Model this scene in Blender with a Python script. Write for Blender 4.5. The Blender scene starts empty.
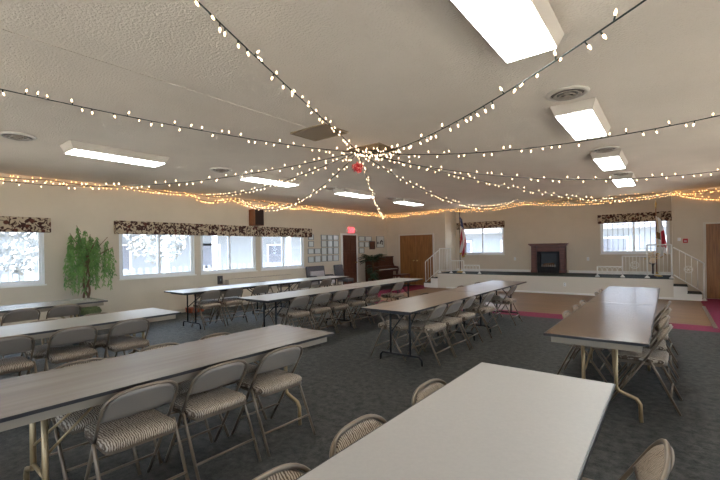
import bpy, bmesh, math, random
from mathutils import Vector, Matrix, Euler
random.seed(7)
S = bpy.context.scene
COL = S.collection
PI = math.pi

# ------------------------------------------------------------------ materials
def mat(name, color=(.5, .5, .5), rough=.6, metal=0, spec=.5, emit=None, estr=0):
    m = bpy.data.materials.new(name); m.use_nodes = True
    b = m.node_tree.nodes['Principled BSDF']
    b.inputs['Base Color'].default_value = (*color, 1)
    b.inputs['Roughness'].default_value = rough
    b.inputs['Metallic'].default_value = metal
    b.inputs['Specular IOR Level'].default_value = spec
    if emit:
        b.inputs['Emission Color'].default_value = (*emit, 1)
        b.inputs['Emission Strength'].default_value = estr
    return m

def noise_mat(name, c1, c2, scale=(8, 8, 8), rough=.6, bump=0, detail=4, lo=.35, hi=.65, spec=.5, metal=0, bscale=None, dist=0, nrough=.55, bdist=.01):
    m = mat(name, c1, rough, metal, spec)
    nt = m.node_tree; N = nt.nodes; L = nt.links; b = N['Principled BSDF']
    tc = N.new('ShaderNodeTexCoord'); mp = N.new('ShaderNodeMapping'); mp.inputs['Scale'].default_value = scale
    nz = N.new('ShaderNodeTexNoise'); nz.inputs['Scale'].default_value = 1; nz.inputs['Detail'].default_value = detail
    nz.inputs['Distortion'].default_value = dist; nz.inputs['Roughness'].default_value = nrough
    cr = N.new('ShaderNodeValToRGB')
    cr.color_ramp.elements[0].position = lo; cr.color_ramp.elements[1].position = hi
    cr.color_ramp.elements[0].color = (*c1, 1); cr.color_ramp.elements[1].color = (*c2, 1)
    L.new(tc.outputs['Object'], mp.inputs['Vector']); L.new(mp.outputs['Vector'], nz.inputs['Vector'])
    L.new(nz.outputs['Fac'], cr.inputs['Fac']); L.new(cr.outputs['Color'], b.inputs['Base Color'])
    if bump:
        src = nz
        if bscale:
            src = N.new('ShaderNodeTexNoise'); src.inputs['Scale'].default_value = bscale; src.inputs['Detail'].default_value = 3
            L.new(tc.outputs['Object'], src.inputs['Vector'])
        bp = N.new('ShaderNodeBump'); bp.inputs['Strength'].default_value = bump; bp.inputs['Distance'].default_value = bdist
        L.new(src.outputs['Fac'], bp.inputs['Height']); L.new(bp.outputs['Normal'], b.inputs['Normal'])
    return m

M = {}
M['wall'] = noise_mat('wall_paint', (.60, .51, .39), (.63, .535, .41), (2, 2, 2), .75, .12, bscale=60, bdist=.004)
M['stage_paint'] = mat('stage_paint', (.63, .57, .48), .6)
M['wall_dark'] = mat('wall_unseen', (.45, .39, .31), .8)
M['ceiling'] = noise_mat('ceiling_texture', (.70, .61, .51), (.75, .655, .55), (1.1, 1.1, 1.1), .9, .55, bscale=55, bdist=.02)
M['carpet'] = noise_mat('carpet_pile', (.010, .010, .009), (.105, .10, .088), (14, 14, 14), .75, .4, detail=9, spec=.4, bscale=160, lo=.36, hi=.76, nrough=.75)
M['magenta'] = noise_mat('carpet_magenta', (.17, .026, .055), (.26, .04, .082), (30, 30, 30), .95, .4, spec=.15, bscale=160)
M['stage_carpet'] = noise_mat('stage_carpet', (.03, .036, .032), (.06, .068, .062), (25, 25, 25), .95, .3, spec=.15)
M['white'] = mat('white_paint', (.78, .76, .71), .45)
M['vinyl'] = mat('white_vinyl', (.80, .80, .80), .4)
M['cream_metal'] = mat('cream_metal', (.30, .235, .165), .5)
M['fixture'] = mat('fixture_enamel', (.58, .51, .43), .45)
M['beige_metal'] = mat('beige_metal', (.215, .16, .112), .32, .4)
M['shell'] = mat('beige_shell', (.27, .225, .185), .40, .15)
M['brown_leg'] = mat('bronze_leg', (.36, .25, .13), .35, .5)
M['black_metal'] = mat('black_metal', (.012, .012, .014), .4, .3)
M['steel'] = mat('steel', (.6, .6, .6), .3, 1)
M['brass'] = mat('brass', (.55, .38, .14), .3, 1)
M['dark_edge'] = mat('dark_edge', (.022, .017, .016), .4)
M['black_plastic'] = mat('black_plastic', (.02, .02, .02), .5)
M['brown_panel'] = mat('brown_panel', (.235, .165, .095), .6)
M['vent_brown'] = mat('vent_brown', (.075, .055, .04), .55)
M['vent_ring'] = mat('vent_ring', (.36, .30, .24), .5)
M['vent_white'] = mat('vent_white', (.62, .56, .48), .5)
M['red_plastic'] = mat('red_plastic', (.5, .03, .03), .4)
M['grey_fabric'] = noise_mat('grey_fabric', (.10, .095, .105), (.15, .14, .15), (90, 90, 90), .9, .3)
M['pale_fabric'] = noise_mat('pale_fabric', (.42, .38, .38), (.50, .46, .45), (90, 90, 90), .9, .3)
M['red_bin'] = mat('red_brown', (.30, .07, .03), .6)
M['bark'] = noise_mat('bark', (.10, .05, .028), (.20, .11, .06), (30, 30, 6), .9, .5)
M['leaf'] = noise_mat('leaf_green', (.07, .17, .03), (.22, .38, .09), (5, 5, 5), .5, 0)
M['leaf_dark'] = noise_mat('leaf_dark', (.012, .035, .014), (.03, .075, .028), (8, 8, 8), .45, 0)
M['moss'] = noise_mat('moss', (.05, .075, .025), (.13, .15, .06), (40, 40, 40), .95, .8)
M['gold_trim'] = mat('gold_fringe', (.55, .33, .06), .5)
M['flag_red'] = mat('flag_red', (.45, .02, .035), .7); M['flag_white'] = mat('flag_white', (.75, .73, .7), .7); M['flag_blue'] = mat('flag_blue', (.02, .03, .12), .7)
M['bear'] = mat('flag_brown', (.14, .07, .03), .7); M['flag_green'] = mat('flag_green', (.05, .14, .04), .7)
M['paper'] = mat('paper', (.66, .68, .66), .5)
M['frame_grey'] = mat('frame_grey', (.22, .25, .24), .4)
M['frame_dark'] = mat('frame_dark', (.05, .04, .04), .4)
M['petal_yellow'] = mat('petal_yellow', (.75, .52, .16), .6); M['petal_peach'] = mat('petal_peach', (.8, .62, .42), .6)
M['petal_red'] = mat('petal_red', (.75, .05, .06), .5); M['petal_pink'] = mat('petal_pink', (.85, .28, .22), .5)
M['firebox'] = mat('firebox', (.008, .008, .009), .35); M['slate'] = mat('slate', (.014, .013, .015), .6, 0, .3)
M['wire'] = mat('wire_green', (.012, .02, .012), .6)
M['key_white'] = mat('key_ivory', (.75, .72, .64), .35)
M['concrete'] = noise_mat('concrete', (.60, .56, .49), (.66, .62, .55), (1, 1, 1), .9)
M['siding'] = mat('siding_pale', (.14, .16, .19), .8); M['siding_white'] = mat('trim_white_paint', (.4, .41, .43), .7)
M['house_glass'] = mat('house_glass', (.09, .10, .13), .2); M['shingle'] = mat('shingle', (.10, .105, .12), .9)
M['fence'] = mat('fence_blue_grey', (.10, .125, .17), .7)
M['tree_out'] = noise_mat('tree_outside', (.10, .11, .115), (.16, .17, .175), (3, 3, 3), .8)
M['wood_piano'] = noise_mat('piano_wood', (.065, .020, .011), (.115, .038, .019), (3, 3, 20), .28)
M['mantle'] = noise_mat('mantle_wood', (.085, .022, .012), (.14, .038, .018), (4, 4, 25), .38)
M['door_dark'] = noise_mat('door_dark', (.07, .021, .010), (.12, .038, .017), (25, 25, 2.2), .4)
M['door_oak'] = noise_mat('door_oak', (.19, .075, .018), (.34, .15, .042), (26, 26, 1.8), .4, lo=.3, hi=.7, dist=.6)
M['speaker_wood'] = noise_mat('speaker_wood', (.16, .055, .018), (.24, .09, .03), (30, 30, 3), .45)
M['cloth_dark'] = mat('grille_cloth', (.035, .018, .012), .9)
M['thread'] = mat('thread', (.1, .1, .1), .7)

# wood floor (planks along X)
def wood_floor():
    m = mat('wood_floor', (.3, .2, .12), .5, 0, .35); nt = m.node_tree; N = nt.nodes; L = nt.links; b = N['Principled BSDF']
    tc = N.new('ShaderNodeTexCoord'); br = N.new('ShaderNodeTexBrick')
    br.inputs['Scale'].default_value = 1; br.inputs['Brick Width'].default_value = 1.2; br.inputs['Row Height'].default_value = .09
    br.inputs['Mortar Size'].default_value = .003; br.inputs['Bias'].default_value = 0
    br.inputs['Color1'].default_value = (.18, .096, .045, 1); br.inputs['Color2'].default_value = (.22, .122, .06, 1); br.inputs['Mortar'].default_value = (.12, .075, .045, 1)
    L.new(tc.outputs['Object'], br.inputs['Vector']); L.new(br.outputs['Color'], b.inputs['Base Color']); return m
M['wood_floor'] = wood_floor()

def laminate(name, c1, c2, scale, rough, spec=.5):
    return noise_mat(name, c1, c2, scale, rough, 0, detail=5, lo=.3, hi=.7, spec=spec)
M['top_grey'] = laminate('laminate_grey', (.385, .353, .318), (.41, .376, .338), (60, 60, 60), .42, .4)
M['top_brown'] = laminate('laminate_brown', (.062, .038, .026), (.11, .070, .048), (18, 1.2, 18), .2)
M['top_tan'] = laminate('laminate_tan', (.235, .175, .13), (.29, .22, .165), (18, 1.2, 18), .28)
M['top_light'] = laminate('laminate_light', (.32, .30, .275), (.365, .345, .315), (18, 1.2, 18), .34, .7)
M['top_pale'] = laminate('laminate_pale', (.205, .18, .162), (.25, .222, .20), (18, 1.2, 18), .27)

# seat fabric: broken wavy stripes
def fabric():
    m = mat('striped_fabric', (.4, .3, .2), .7, 0, .35); nt = m.node_tree; N = nt.nodes; L = nt.links; b = N['Principled BSDF']
    tc = N.new('ShaderNodeTexCoord'); mp = N.new('ShaderNodeMapping'); mp.inputs['Scale'].default_value = (1, .55, 1)
    w = N.new('ShaderNodeTexWave'); w.inputs['Scale'].default_value = 27; w.inputs['Distortion'].default_value = 5.5; w.inputs['Detail'].default_value = 2; w.inputs['Detail Scale'].default_value = 1.6
    cr = N.new('ShaderNodeValToRGB'); cr.color_ramp.elements[0].position = .25; cr.color_ramp.elements[1].position = .62
    cr.color_ramp.elements[0].color = (.115, .072, .043, 1); cr.color_ramp.elements[1].color = (.46, .375, .29, 1)
    L.new(tc.outputs['Object'], mp.inputs['Vector']); L.new(mp.outputs['Vector'], w.inputs['Vector']); L.new(w.outputs['Fac'], cr.inputs['Fac']); L.new(cr.outputs['Color'], b.inputs['Base Color'])
    return m
M['fabric'] = fabric()

# floral valance
def floral():
    m = mat('floral_fabric', (.5, .4, .3), .85, 0, .2); nt = m.node_tree; N = nt.nodes; L = nt.links; b = N['Principled BSDF']
    tc = N.new('ShaderNodeTexCoord')
    n1 = N.new('ShaderNodeTexNoise'); n1.inputs['Scale'].default_value = 12; n1.inputs['Detail'].default_value = 2; n1.inputs['Distortion'].default_value = 1.2
    c1 = N.new('ShaderNodeValToRGB'); e = c1.color_ramp.elements; e[0].position = .465; e[0].color = (.055, .022, .017, 1); e[1].position = .52; e[1].color = (.47, .37, .26, 1)
    n2 = N.new('ShaderNodeTexVoronoi'); n2.inputs['Scale'].default_value = 6.5
    c2 = N.new('ShaderNodeValToRGB'); e = c2.color_ramp.elements; e[0].position = .22; e[0].color = (1, 1, 1, 1); e[1].position = .30; e[1].color = (0, 0, 0, 1)
    mx = N.new('ShaderNodeMixRGB'); mx.inputs['Color2'].default_value = (.10, .033, .022, 1)
    L.new(tc.outputs['Object'], n1.inputs['Vector']); L.new(tc.outputs['Object'], n2.inputs['Vector'])
    L.new(n1.outputs['Fac'], c1.inputs['Fac']); L.new(n2.outputs['Distance'], c2.inputs['Fac'])
    L.new(c2.outputs['Color'], mx.inputs['Fac']); L.new(c1.outputs['Color'], mx.inputs['Color1']); L.new(mx.outputs['Color'], b.inputs['Base Color'])
    return m
M['floral'] = floral()

def glass_mat():
    m = bpy.data.materials.new('window_glass'); m.use_nodes = True; nt = m.node_tree; N = nt.nodes; L = nt.links
    N.remove(N['Principled BSDF']); out = N['Material Output']
    t = N.new('ShaderNodeBsdfTransparent'); t.inputs['Color'].default_value = (.95, .97, 1, 1)
    g = N.new('ShaderNodeBsdfGlossy'); g.inputs['Roughness'].default_value = .02
    f = N.new('ShaderNodeFresnel'); f.inputs['IOR'].default_value = 1.3
    mx = N.new('ShaderNodeMixShader'); L.new(f.outputs['Fac'], mx.inputs['Fac']); L.new(t.outputs[0], mx.inputs[1]); L.new(g.outputs[0], mx.inputs[2]); L.new(mx.outputs[0], out.inputs['Surface'])
    return m
M['glass'] = glass_mat()
M['picture_painted_glare'] = mat('picture_painted_glare', (.68, .70, .68), .06, 0, .9)  # whitish base colour stands in for light reflected off the picture glass

M['tube_light'] = mat('light_diffuser', (.8, .8, .8), .5, emit=(.95, 1, .99), estr=7)
M['bulb'] = mat('bulb_glow', (1, .8, .55), .3, emit=(1, .70, .42), estr=2.2)
M['bulb_warm'] = mat('bulb_glow_warm', (1, .7, .4), .3, emit=(1, .50, .17), estr=3.2)
M['exit_red'] = mat('exit_letters', (.8, .02, .02), .4, emit=(1, .03, .04), estr=2.6)
M['exit_face'] = mat('exit_face', (.75, .25, .25), .4, emit=(1, .12, .14), estr=.45)

# ------------------------------------------------------------------ mesh helpers
class MB:
    def __init__(self): self.bm = bmesh.new(); self.mats = []
    def _slot(self, m):
        if m is None: return 0
        if m not in self.mats: self.mats.append(m)
        return self.mats.index(m)
    def box(self, x0, x1, y0, y1, z0, z1, mx=None, m=None, bevel=0):
        r = bmesh.ops.create_cube(self.bm, size=1)
        vs = r['verts']
        for v in vs: v.co = Vector(((x0+x1)/2+v.co.x*(x1-x0), (y0+y1)/2+v.co.y*(y1-y0), (z0+z1)/2+v.co.z*(z1-z0)))
        fs = list({f for v in vs for f in v.link_faces})
        i = self._slot(m)
        for f in fs: f.material_index = i
        if bevel:
            es = list({e for v in vs for e in v.link_edges})
            rr = bmesh.ops.bevel(self.bm, geom=es, offset=bevel, segments=2, affect='EDGES', profile=.5)
            vs = list({v for f in rr['faces'] for v in f.verts})
            for f in rr['faces']: f.material_index = i
            # include flat faces
            seen = set(vs); stack = list(vs)
            while stack:
                v = stack.pop()
                for e in v.link_edges:
                    o = e.other_vert(v)
                    if o not in seen: seen.add(o); stack.append(o)
            vs = list(seen)
        if mx is not None:
            for v in vs: v.co = mx @ v.co
        return self
    def tube(self, pts, r, seg=8, caps=True, m=None, closed=False):
        pts = [Vector(p) for p in pts]; n = len(pts); rings = []; i0 = self._slot(m)
        rr = r if isinstance(r, (list, tuple)) else [r]*n
        up = None
        for i, p in enumerate(pts):
            if closed: d = (pts[(i+1) % n]-pts[i-1]).normalized()
            elif i == 0: d = (pts[1]-pts[0]).normalized()
            elif i == n-1: d = (pts[-1]-pts[-2]).normalized()
            else:
                d = ((pts[i+1]-p).normalized()+(p-pts[i-1]).normalized())
                d = d.normalized() if d.length > 1e-6 else (pts[i+1]-p).normalized()
            if up is None:
                a = Vector((0, 0, 1)) if abs(d.z) < .9 else Vector((1, 0, 0)); up = d.cross(a).normalized()
            else:
                up = (up-d*up.dot(d)); up = up.normalized() if up.length > 1e-6 else d.orthogonal().normalized()
            s = d.cross(up)
            rings.append([self.bm.verts.new(p+(up*math.cos(2*PI*k/seg)+s*math.sin(2*PI*k/seg))*rr[i]) for k in range(seg)])
        rng = range(n if closed else n-1)
        for i in rng:
            A, B = rings[i], rings[(i+1) % n]
            for k in range(seg):
                f = self.bm.faces.new((A[k], A[(k+1) % seg], B[(k+1) % seg], B[k])); f.material_index = i0; f.smooth = True
        if caps and not closed:
            for R in (rings[0], rings[-1]):
                f = self.bm.faces.new(R if R is rings[0] else list(reversed(R))); f.material_index = i0
        return self
    def lathe(self, prof, seg=16, c=(0, 0, 0), m=None, smooth=True):
        i0 = self._slot(m); rings = []
        for (r, z) in prof:
            if r < 1e-5: rings.append([self.bm.verts.new((c[0], c[1], c[2]+z))])
            else: rings.append([self.bm.verts.new((c[0]+r*math.cos(2*PI*k/seg), c[1]+r*math.sin(2*PI*k/seg), c[2]+z)) for k in range(seg)])
        for A, B in zip(rings, rings[1:]):
            if len(A) == 1 and len(B) == 1: continue
            for k in range(seg):
                if len(A) == 1: f = self.bm.faces.new((A[0], B[(k+1) % seg], B[k]))
                elif len(B) == 1: f = self.bm.faces.new((A[k], A[(k+1) % seg], B[0]))
                else: f = self.bm.faces.new((A[k], A[(k+1) % seg], B[(k+1) % seg], B[k]))
                f.material_index = i0; f.smooth = smooth
        return self
    def quad(self, vs, m=None, smooth=False):
        f = self.bm.faces.new([self.bm.verts.new(v) for v in vs]); f.material_index = self._slot(m); f.smooth = smooth; return self
    def prism(self, poly, y0, y1, m=None, axis='y'):
        i0 = self._slot(m)
        def P(a, b, t): return (a, t, b) if axis == 'y' else ((t, a, b) if axis == 'x' else (a, b, t))
        A = [self.bm.verts.new(P(a, b, y0)) for a, b in poly]; B = [self.bm.verts.new(P(a, b, y1)) for a, b in poly]; n = len(poly)
        fs = [self.bm.faces.new(A), self.bm.faces.new(list(reversed(B)))]
        for k in range(n): fs.append(self.bm.faces.new((A[k], B[k], B[(k+1) % n], A[(k+1) % n])))
        for f in fs: f.material_index = i0
        return self
    def build(self, name, m=None, parent=None, loc=(0, 0, 0), rz=0, recalc=True):
        if recalc: bmesh.ops.recalc_face_normals(self.bm, faces=self.bm.faces[:])
        me = bpy.data.meshes.new(name); self.bm.to_mesh(me); self.bm.free()
        for k in (self.mats or ([m] if m else [])): me.materials.append(M[k])
        o = bpy.data.objects.new(name, me); COL.objects.link(o); o.location = loc; o.rotation_euler = (0, 0, rz)
        if parent: o.parent = parent
        return o

def tag(o, label, cat, group=None):
    o['label'] = label; o['category'] = cat
    if group: o['group'] = group
    return o
def thing(name, label, cat, loc=(0, 0, 0), rz=0, group=None):
    o = bpy.data.objects.new(name, None); COL.objects.link(o); o.empty_display_size = .1
    o.location = loc; o.rotation_euler = (0, 0, rz); return tag(o, label, cat, group)
def struct(o): o['kind'] = 'structure'; return o
def sempty(name, loc=(0, 0, 0)):
    o = bpy.data.objects.new(name, None); COL.objects.link(o); o.location = loc; o.empty_display_size = .1; return struct(o)
def kids(o): return [c for c in bpy.data.objects if c.parent == o]
def copy_tree(o, parent=None):
    c = o.copy(); COL.objects.link(c); c.parent = parent
    for ch in CH.get(o.name, None) or kids(o): copy_tree(ch, c)
    return c
CH = {}
def B(x0, x1, y0, y1, z0, z1, name, m, parent=None, bevel=0): return MB().box(x0, x1, y0, y1, z0, z1, bevel=bevel).build(name, m, parent)

# ------------------------------------------------------------------ room shell
XL, XR, YB, YP, YA, YS = -9.6, 2.4, -3.0, 14.3, 15.3, 13.6
ZC, ZS = 3.0, .56
XA0, XA1 = -6.87, .09           # recess behind the stage
T = .15
f = MB()
def fq(x0, x1, y0, y1, m): f.quad([(x0, y0, 0), (x1, y0, 0), (x1, y1, 0), (x0, y1, 0)], m)
WX0, WX1, WY0 = -7.2, .64, 9.55; MXa, MXb, MY0 = -8.2, 1.5, 8.95
fq(XL, XR, YB, MY0, 'carpet'); fq(XL, MXa, MY0, YA, 'carpet'); fq(MXb, XR, MY0, YA, 'carpet')
fq(MXa, MXb, MY0, WY0, 'magenta'); fq(MXa, WX0, WY0, YA, 'magenta'); fq(WX1, MXb, WY0, YA, 'magenta')
fq(WX0, WX1, WY0, YA, 'wood_floor')
fl = struct(f.build('floor'))
md = fl.modifiers.new('s', 'SOLIDIFY'); md.thickness = .1; md.offset = -1
struct(B(XL-T, XR+T, YB-T, YA+T, ZC, ZC+.12, 'ceiling', 'ceiling'))
struct(B(WX1-.03, WX1+.03, WY0-.2, 12.4, 0, .012, 'trim_1', 'steel'))

def wall_holes(name, axis, c0, c1, a0, a1, holes, z1=ZC):
    """wall slab between c0..c1 on its thin axis, a0..a1 along it, rectangular holes (a,b,z0,z1)"""
    w = MB()
    def bx(a, b, z0, z1_):
        if b-a < 1e-4 or z1_-z0 < 1e-4: return
        if axis == 'x': w.box(c0, c1, a, b, z0, z1_)
        else: w.box(a, b, c0, c1, z0, z1_)
    cur = a0
    for (h0, h1, hz0, hz1) in sorted(holes):
        bx(cur, h0, 0, z1); bx(h0, h1, 0, hz0); bx(h0, h1, hz1, z1); cur = h1
    bx(cur, a1, 0, z1)
    return struct(w.build(name, 'wall'))
LW = [(.55, 2.37, .93, 2.05), (3.70, 5.48, .93, 2.05), (5.64, 7.40, .93, 2.05), (7.57, 9.36, .93, 2.05)]
wall_holes('wall_left', 'x', XL-T, XL, YB, YP, LW)
FW = [(-6.63, -4.93, 1.21, 2.32), (-1.78, .03, 1.21, 2.32)]
wall_holes('wall_far', 'y', YA, YA+T, XA0-T, XA1+T, FW)
struct(B(XL-T, XA0-T, YP, YP+T, 0, ZC, 'wall_far_left', 'wall'))
struct(B(XA1+T, XR+T, YP, YP+T, 0, ZC, 'wall_far_right', 'wall'))
struct(B(XA0-T, XA0, YP, YA, 0, ZC, 'wall_recess_left', 'wall'))
struct(B(XA1, XA1+T, YP, YA, 0, ZC, 'wall_recess_right', 'wall'))
RW_ADDED = [(-2.2, -.4, .93, 2.25), (.4, 2.2, .93, 2.25), (3.4, 5.2, .93, 2.25), (6.4, 8.2, .93, 2.25), (9.6, 11.4, .93, 2.25)]  # openings added out of view so daylight reaches the ceiling
BW_ADDED = [(-8.6, -6.6, .93, 2.25), (-6.0, -4.0, .93, 2.25), (-3.4, -1.4, .93, 2.25), (-.8, 1.2, .93, 2.25)]  # also added behind the camera, to let in daylight for the ceiling
wall_holes('wall_right', 'x', XR, XR+T, YB, YP, RW_ADDED)
wall_holes('wall_back', 'y', YB-T, YB, XL-T, XR+T, BW_ADDED)
struct(B(XR+T, XR+1.6, YB-1.5, YA+1.5, ZC-.02, ZC+.14, 'added_sun_shade_right', 'white'))  # unseen slab added to keep direct sun out of the added right windows
struct(B(XL-T, XR+T, YB-1.5, YB-T, ZC-.02, ZC+.14, 'added_sun_shade_back', 'white'))  # same for the added back windows: unseen overhang that blocks the sun
def skirt(name, x0, x1, y0, y1, z=0, h=.09, m='white'): struct(B(x0, x1, y0, y1, z, z+h, name, m))
skirt('baseboard_left', XL, XL+.015, YB, 11.2, m='wall_dark'); skirt('baseboard_far', XA0, -3.98, YA-.015, YA, ZS); skirt('baseboard_far.001', -2.74, XA1, YA-.015, YA, ZS)
skirt('baseboard_left.001', XL, XL+.015, 12.25, YP, m='wall_dark')
skirt('baseboard_far_left', XL, -9.03, YP-.015, YP)
skirt('baseboard_stage', XA0+.35, XA1, YS-.015, YS, 0, .06)

# ------------------------------------------------------------------ windows
def window(n, axis, c, a0, a1, z0, z1, inward):
    e = sempty('window_%d' % n)
    th = .07
    def P(mb, a, b, za, zb, d0, d1):
        lo, hi = sorted((c-inward*d0, c-inward*d1))
        if axis == 'x': mb.box(lo, hi, a, b, za, zb)
        else: mb.box(a, b, lo, hi, za, zb)
    fr = MB(); w = .045
    P(fr, a0, a0+w, z0, z1, .02, .1); P(fr, a1-w, a1, z0, z1, .02, .1); P(fr, a0+w, a1-w, z0, z0+w, .02, .1); P(fr, a0+w, a1-w, z1-w, z1, .02, .1)
    fr.build('window_frame', 'vinyl', e)
    mid = (a0+a1)/2
    s = MB()
    for (p, q, d) in ((a0+w, mid+.03, .03), (mid-.03, a1-w, .06)):
        ww = .035
        P(s, p, p+ww, z0+w, z1-w, d, d+.025); P(s, q-ww, q, z0+w, z1-w, d, d+.025)
        P(s, p+ww, q-ww, z0+w, z0+w+ww, d, d+.025); P(s, p+ww, q-ww, z1-w-ww, z1-w, d, d+.025)
    s.build('window_sash', 'vinyl', e)
    g = MB(); P(g, a0+w, mid, z0+w, z1-w, .04, .044); P(g, mid, a1-w, z0+w, z1-w, .07, .074); g.build('window_pane', 'glass', e)
    sl = MB(); P(sl, a0-.02, a1+.02, z0-.025, z0+.002, -.03, .02); sl.build('window_sill', 'white', e)
    return e
for i, (a, b, z0, z1) in enumerate(LW): window(i+1, 'x', XL, a, b, z0, z1, 1)
for i, (a, b, z0, z1) in enumerate(FW): window(i+5, 'y', YA, a, b, z0, z1, -1)
for i, (a, b, z0, z1) in enumerate(RW_ADDED): window(i+7, 'x', XR, a, b, z0, z1, -1)  # added windows, out of view, serving as a daylight source
for i, (a, b, z0, z1) in enumerate(BW_ADDED): window(i+12, 'y', YB, a, b, z0, z1, 1)  # added unseen windows behind the camera, more daylight for the room

def valance(label, x0, x1, y0, y1, z0, z1):
    mb = MB().box(x0, x1, y0, y1, z0, z1, bevel=.012)
    o = mb.build('window_valance', 'floral'); return tag(o, label, 'valance', None)
valance('short floral fabric valance over the window at the left edge, beside the drooping tree', XL, XL+.13, .40, 2.45, 1.93, 2.21)
valance('long floral fabric valance running over the three side windows', XL, XL+.13, 3.60, 9.62, 1.93, 2.22)
valance('floral valance over the stage window behind the striped flag', -6.80, -4.90, YA-.13, YA, 2.22, 2.49)
valance('floral valance over the stage window with bars, behind the white and red flag', -1.84, .085, YA-.13, YA, 2.20, 2.49)
# security bars outside the right stage window
g = thing('window_grille', 'thin dark vertical security bars outside the right stage window', 'window bars', (-.875, YA+.16, 1.21))
b_ = MB()
for z in (.16, .95): b_.tube([(-.9, 0, z), (.9, 0, z)], .007, 6)
b_.build('crossbar', 'frame_dark', g)
for k in range(13): MB().tube([(-.86+k*.1433, .012, .0), (-.86+k*.1433, .012, 1.1)], .009, 6).build('bar', 'frame_dark', g)

# ------------------------------------------------------------------ doors
def door_leaf_x(e, y0, y1, z1, m):   # on the left wall
    MB().box(XL+.0, XL+.035, y0, y1, .01, z1).build('door_leaf', m, e)
    pn = MB()
    w = y1-y0
    for (za, zb) in ((.15, .62), (.74, 1.36), (1.46, 1.92)):
        for (u0, u1) in ((.12, .46), (.54, .88)):
            pn.box(XL+.033, XL+.048, y0+w*u0, y0+w*u1, za*z1/2.02, zb*z1/2.02, bevel=.01)
    pn.build('door_panel', m, e)
d1 = sempty('door_1')
door_leaf_x(d1, 11.32, 12.12, 2.04, 'door_dark')
t = MB(); t.box(XL, XL+.03, 11.23, 11.32, 0, 2.1); t.box(XL, XL+.03, 12.12, 12.21, 0, 2.1); t.box(XL, XL+.03, 11.32, 12.12, 2.04, 2.1); t.build('door_frame', 'white', d1)
k = MB(); k.tube([(XL+.035, 12.04, 1.0), (XL+.085, 12.04, 1.0)], .012); k.lathe([(0, -.03), (.022, -.022), (.03, 0), (.022, .022), (0, .03)], 12, (XL+.1, 12.04, 1.0)); k.build('door_knob', 'brass', d1)
def door_y(n, x0, x1, z1, leaves, knob):
    d = sempty('door_%d' % n); w = (x1-x0)/leaves
    for i in range(leaves):
        MB().box(x0+i*w+.004, x0+(i+1)*w-.004, YP-.035, YP, .01, z1, bevel=.004).build('door_leaf', 'door_oak', d)
    t = MB(); t.box(x0-.05, x0, YP-.045, YP, 0, z1+.05); t.box(x1, x1+.05, YP-.045, YP, 0, z1+.05); t.box(x0, x1, YP-.045, YP, z1, z1+.05); t.build('door_frame', 'stage_paint', d)
    for kx in knob:
        k = MB(); k.tube([(kx, YP-.035, 1.0), (kx, YP-.09, 1.0)], .012); k.lathe([(0, -.03), (.022, -.022), (.03, 0), (.022, .022), (0, .03)], 12, (kx, YP-.1, 1.0)); k.build('door_knob', 'brass', d)
door_y(2, -8.93, -7.40, 2.04, 2, (-8.25, -8.08))
door_y(3, .80, 1.72, 2.02, 1, (1.63,))

# ------------------------------------------------------------------ stage
st = sempty('stage_platform')
MB().box(XA0, XA1, YS, YA, 0, ZS-.015).build('stage_front', 'stage_paint', st)
sc = MB(); sc.box(XA0, XA1, YS-.01, YA-.001, ZS-.015, ZS); sc.build('stage_carpet', 'stage_carpet', st)
def steps(name, xs, d):
    s = sempty(name)
    for i in range(2):
        x0 = xs+d*i*.29; x1 = x0+d*.29; z = ZS-(i+1)*.187
        MB().box(min(x0, x1), max(x0, x1), YS, YP-.001, 0, z-.012).build('step_riser', 'white', s)
        MB().box(min(x0, x1)-.01, max(x0, x1)+.01, YS-.01, YP-.001, z-.012, z).build('step_tread', 'stage_carpet', s)
steps('stage_steps_right', XA1, 1); steps('stage_steps_left', XA0, -1)
tag_out = [(-4.54, 'white power outlet on the recess wall, left of the fireplace'), (-2.15, 'white power outlet on the recess wall, right of the fireplace')]
def outlet(x, y, z, label):
    o = thing('power_outlet', label, 'outlet', (x, y, z))
    MB().box(-.035, .035, -.008, 0, -.057, .057, bevel=.003).build('cover_plate', 'vinyl', o)
    for dz in (-.025, .025): MB().box(-.012, .012, -.010, -.007, dz-.012, dz+.012).build('socket', 'frame_grey', o)
for x, l in tag_out: outlet(x, YA, 1.04, l)
outlet(-2.55, YS, .30, 'white power outlet low on the front face of the stage')

# railings -----------------------------------------------------------
RT = .017
def rail_panel(label, x0, x1, zt, nb, orn=None, posts=(1, 1)):
    o = thing('stage_railing', label, 'railing', ((x0+x1)/2, YS+.12, ZS)); h = zt-ZS; a = (x1-x0)/2
    for s, on in zip((-1, 1), posts):
        if on:
            MB().tube([(s*a, 0, 0), (s*a, 0, h)], RT, 8).build('post', 'white', o)
            MB().lathe([(0, 0), (.06, 0), (.06, .012), (.03, .05), (.018, .06)], 12, (s*a, 0, 0)).build('post_base', 'white', o)
    MB().tube([(-a, 0, h), (a, 0, h)], RT, 8).build('top_rail', 'white', o)
    MB().tube([(-a, 0, .10), (a, 0, .10)], .012, 8).build('bottom_rail', 'white', o)
    for k in range(nb):
        x = -a+(k+1)*2*a/(nb+1)
        MB().tube([(x, 0, .10), (x, 0, h)], .007, 6).build('baluster', 'white', o)
    if orn:
        mb = MB(); c = (.10+h)/2
        for rr in ((orn, .008), (orn*.45, .007)):
            mb.tube([(rr[0]*math.cos(q*PI/10), -.004, c+rr[0]*math.sin(q*PI/10)) for q in range(20)], rr[1], 6, closed=True)
        for q in range(8):
            t_ = q*PI/4; mb.tube([(orn*.45*math.cos(t_), -.004, c+orn*.45*math.sin(t_)), (orn*math.cos(t_), -.004, c+orn*math.sin(t_))], .006, 6)
        mb.build('rosette', 'white', o)
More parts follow.
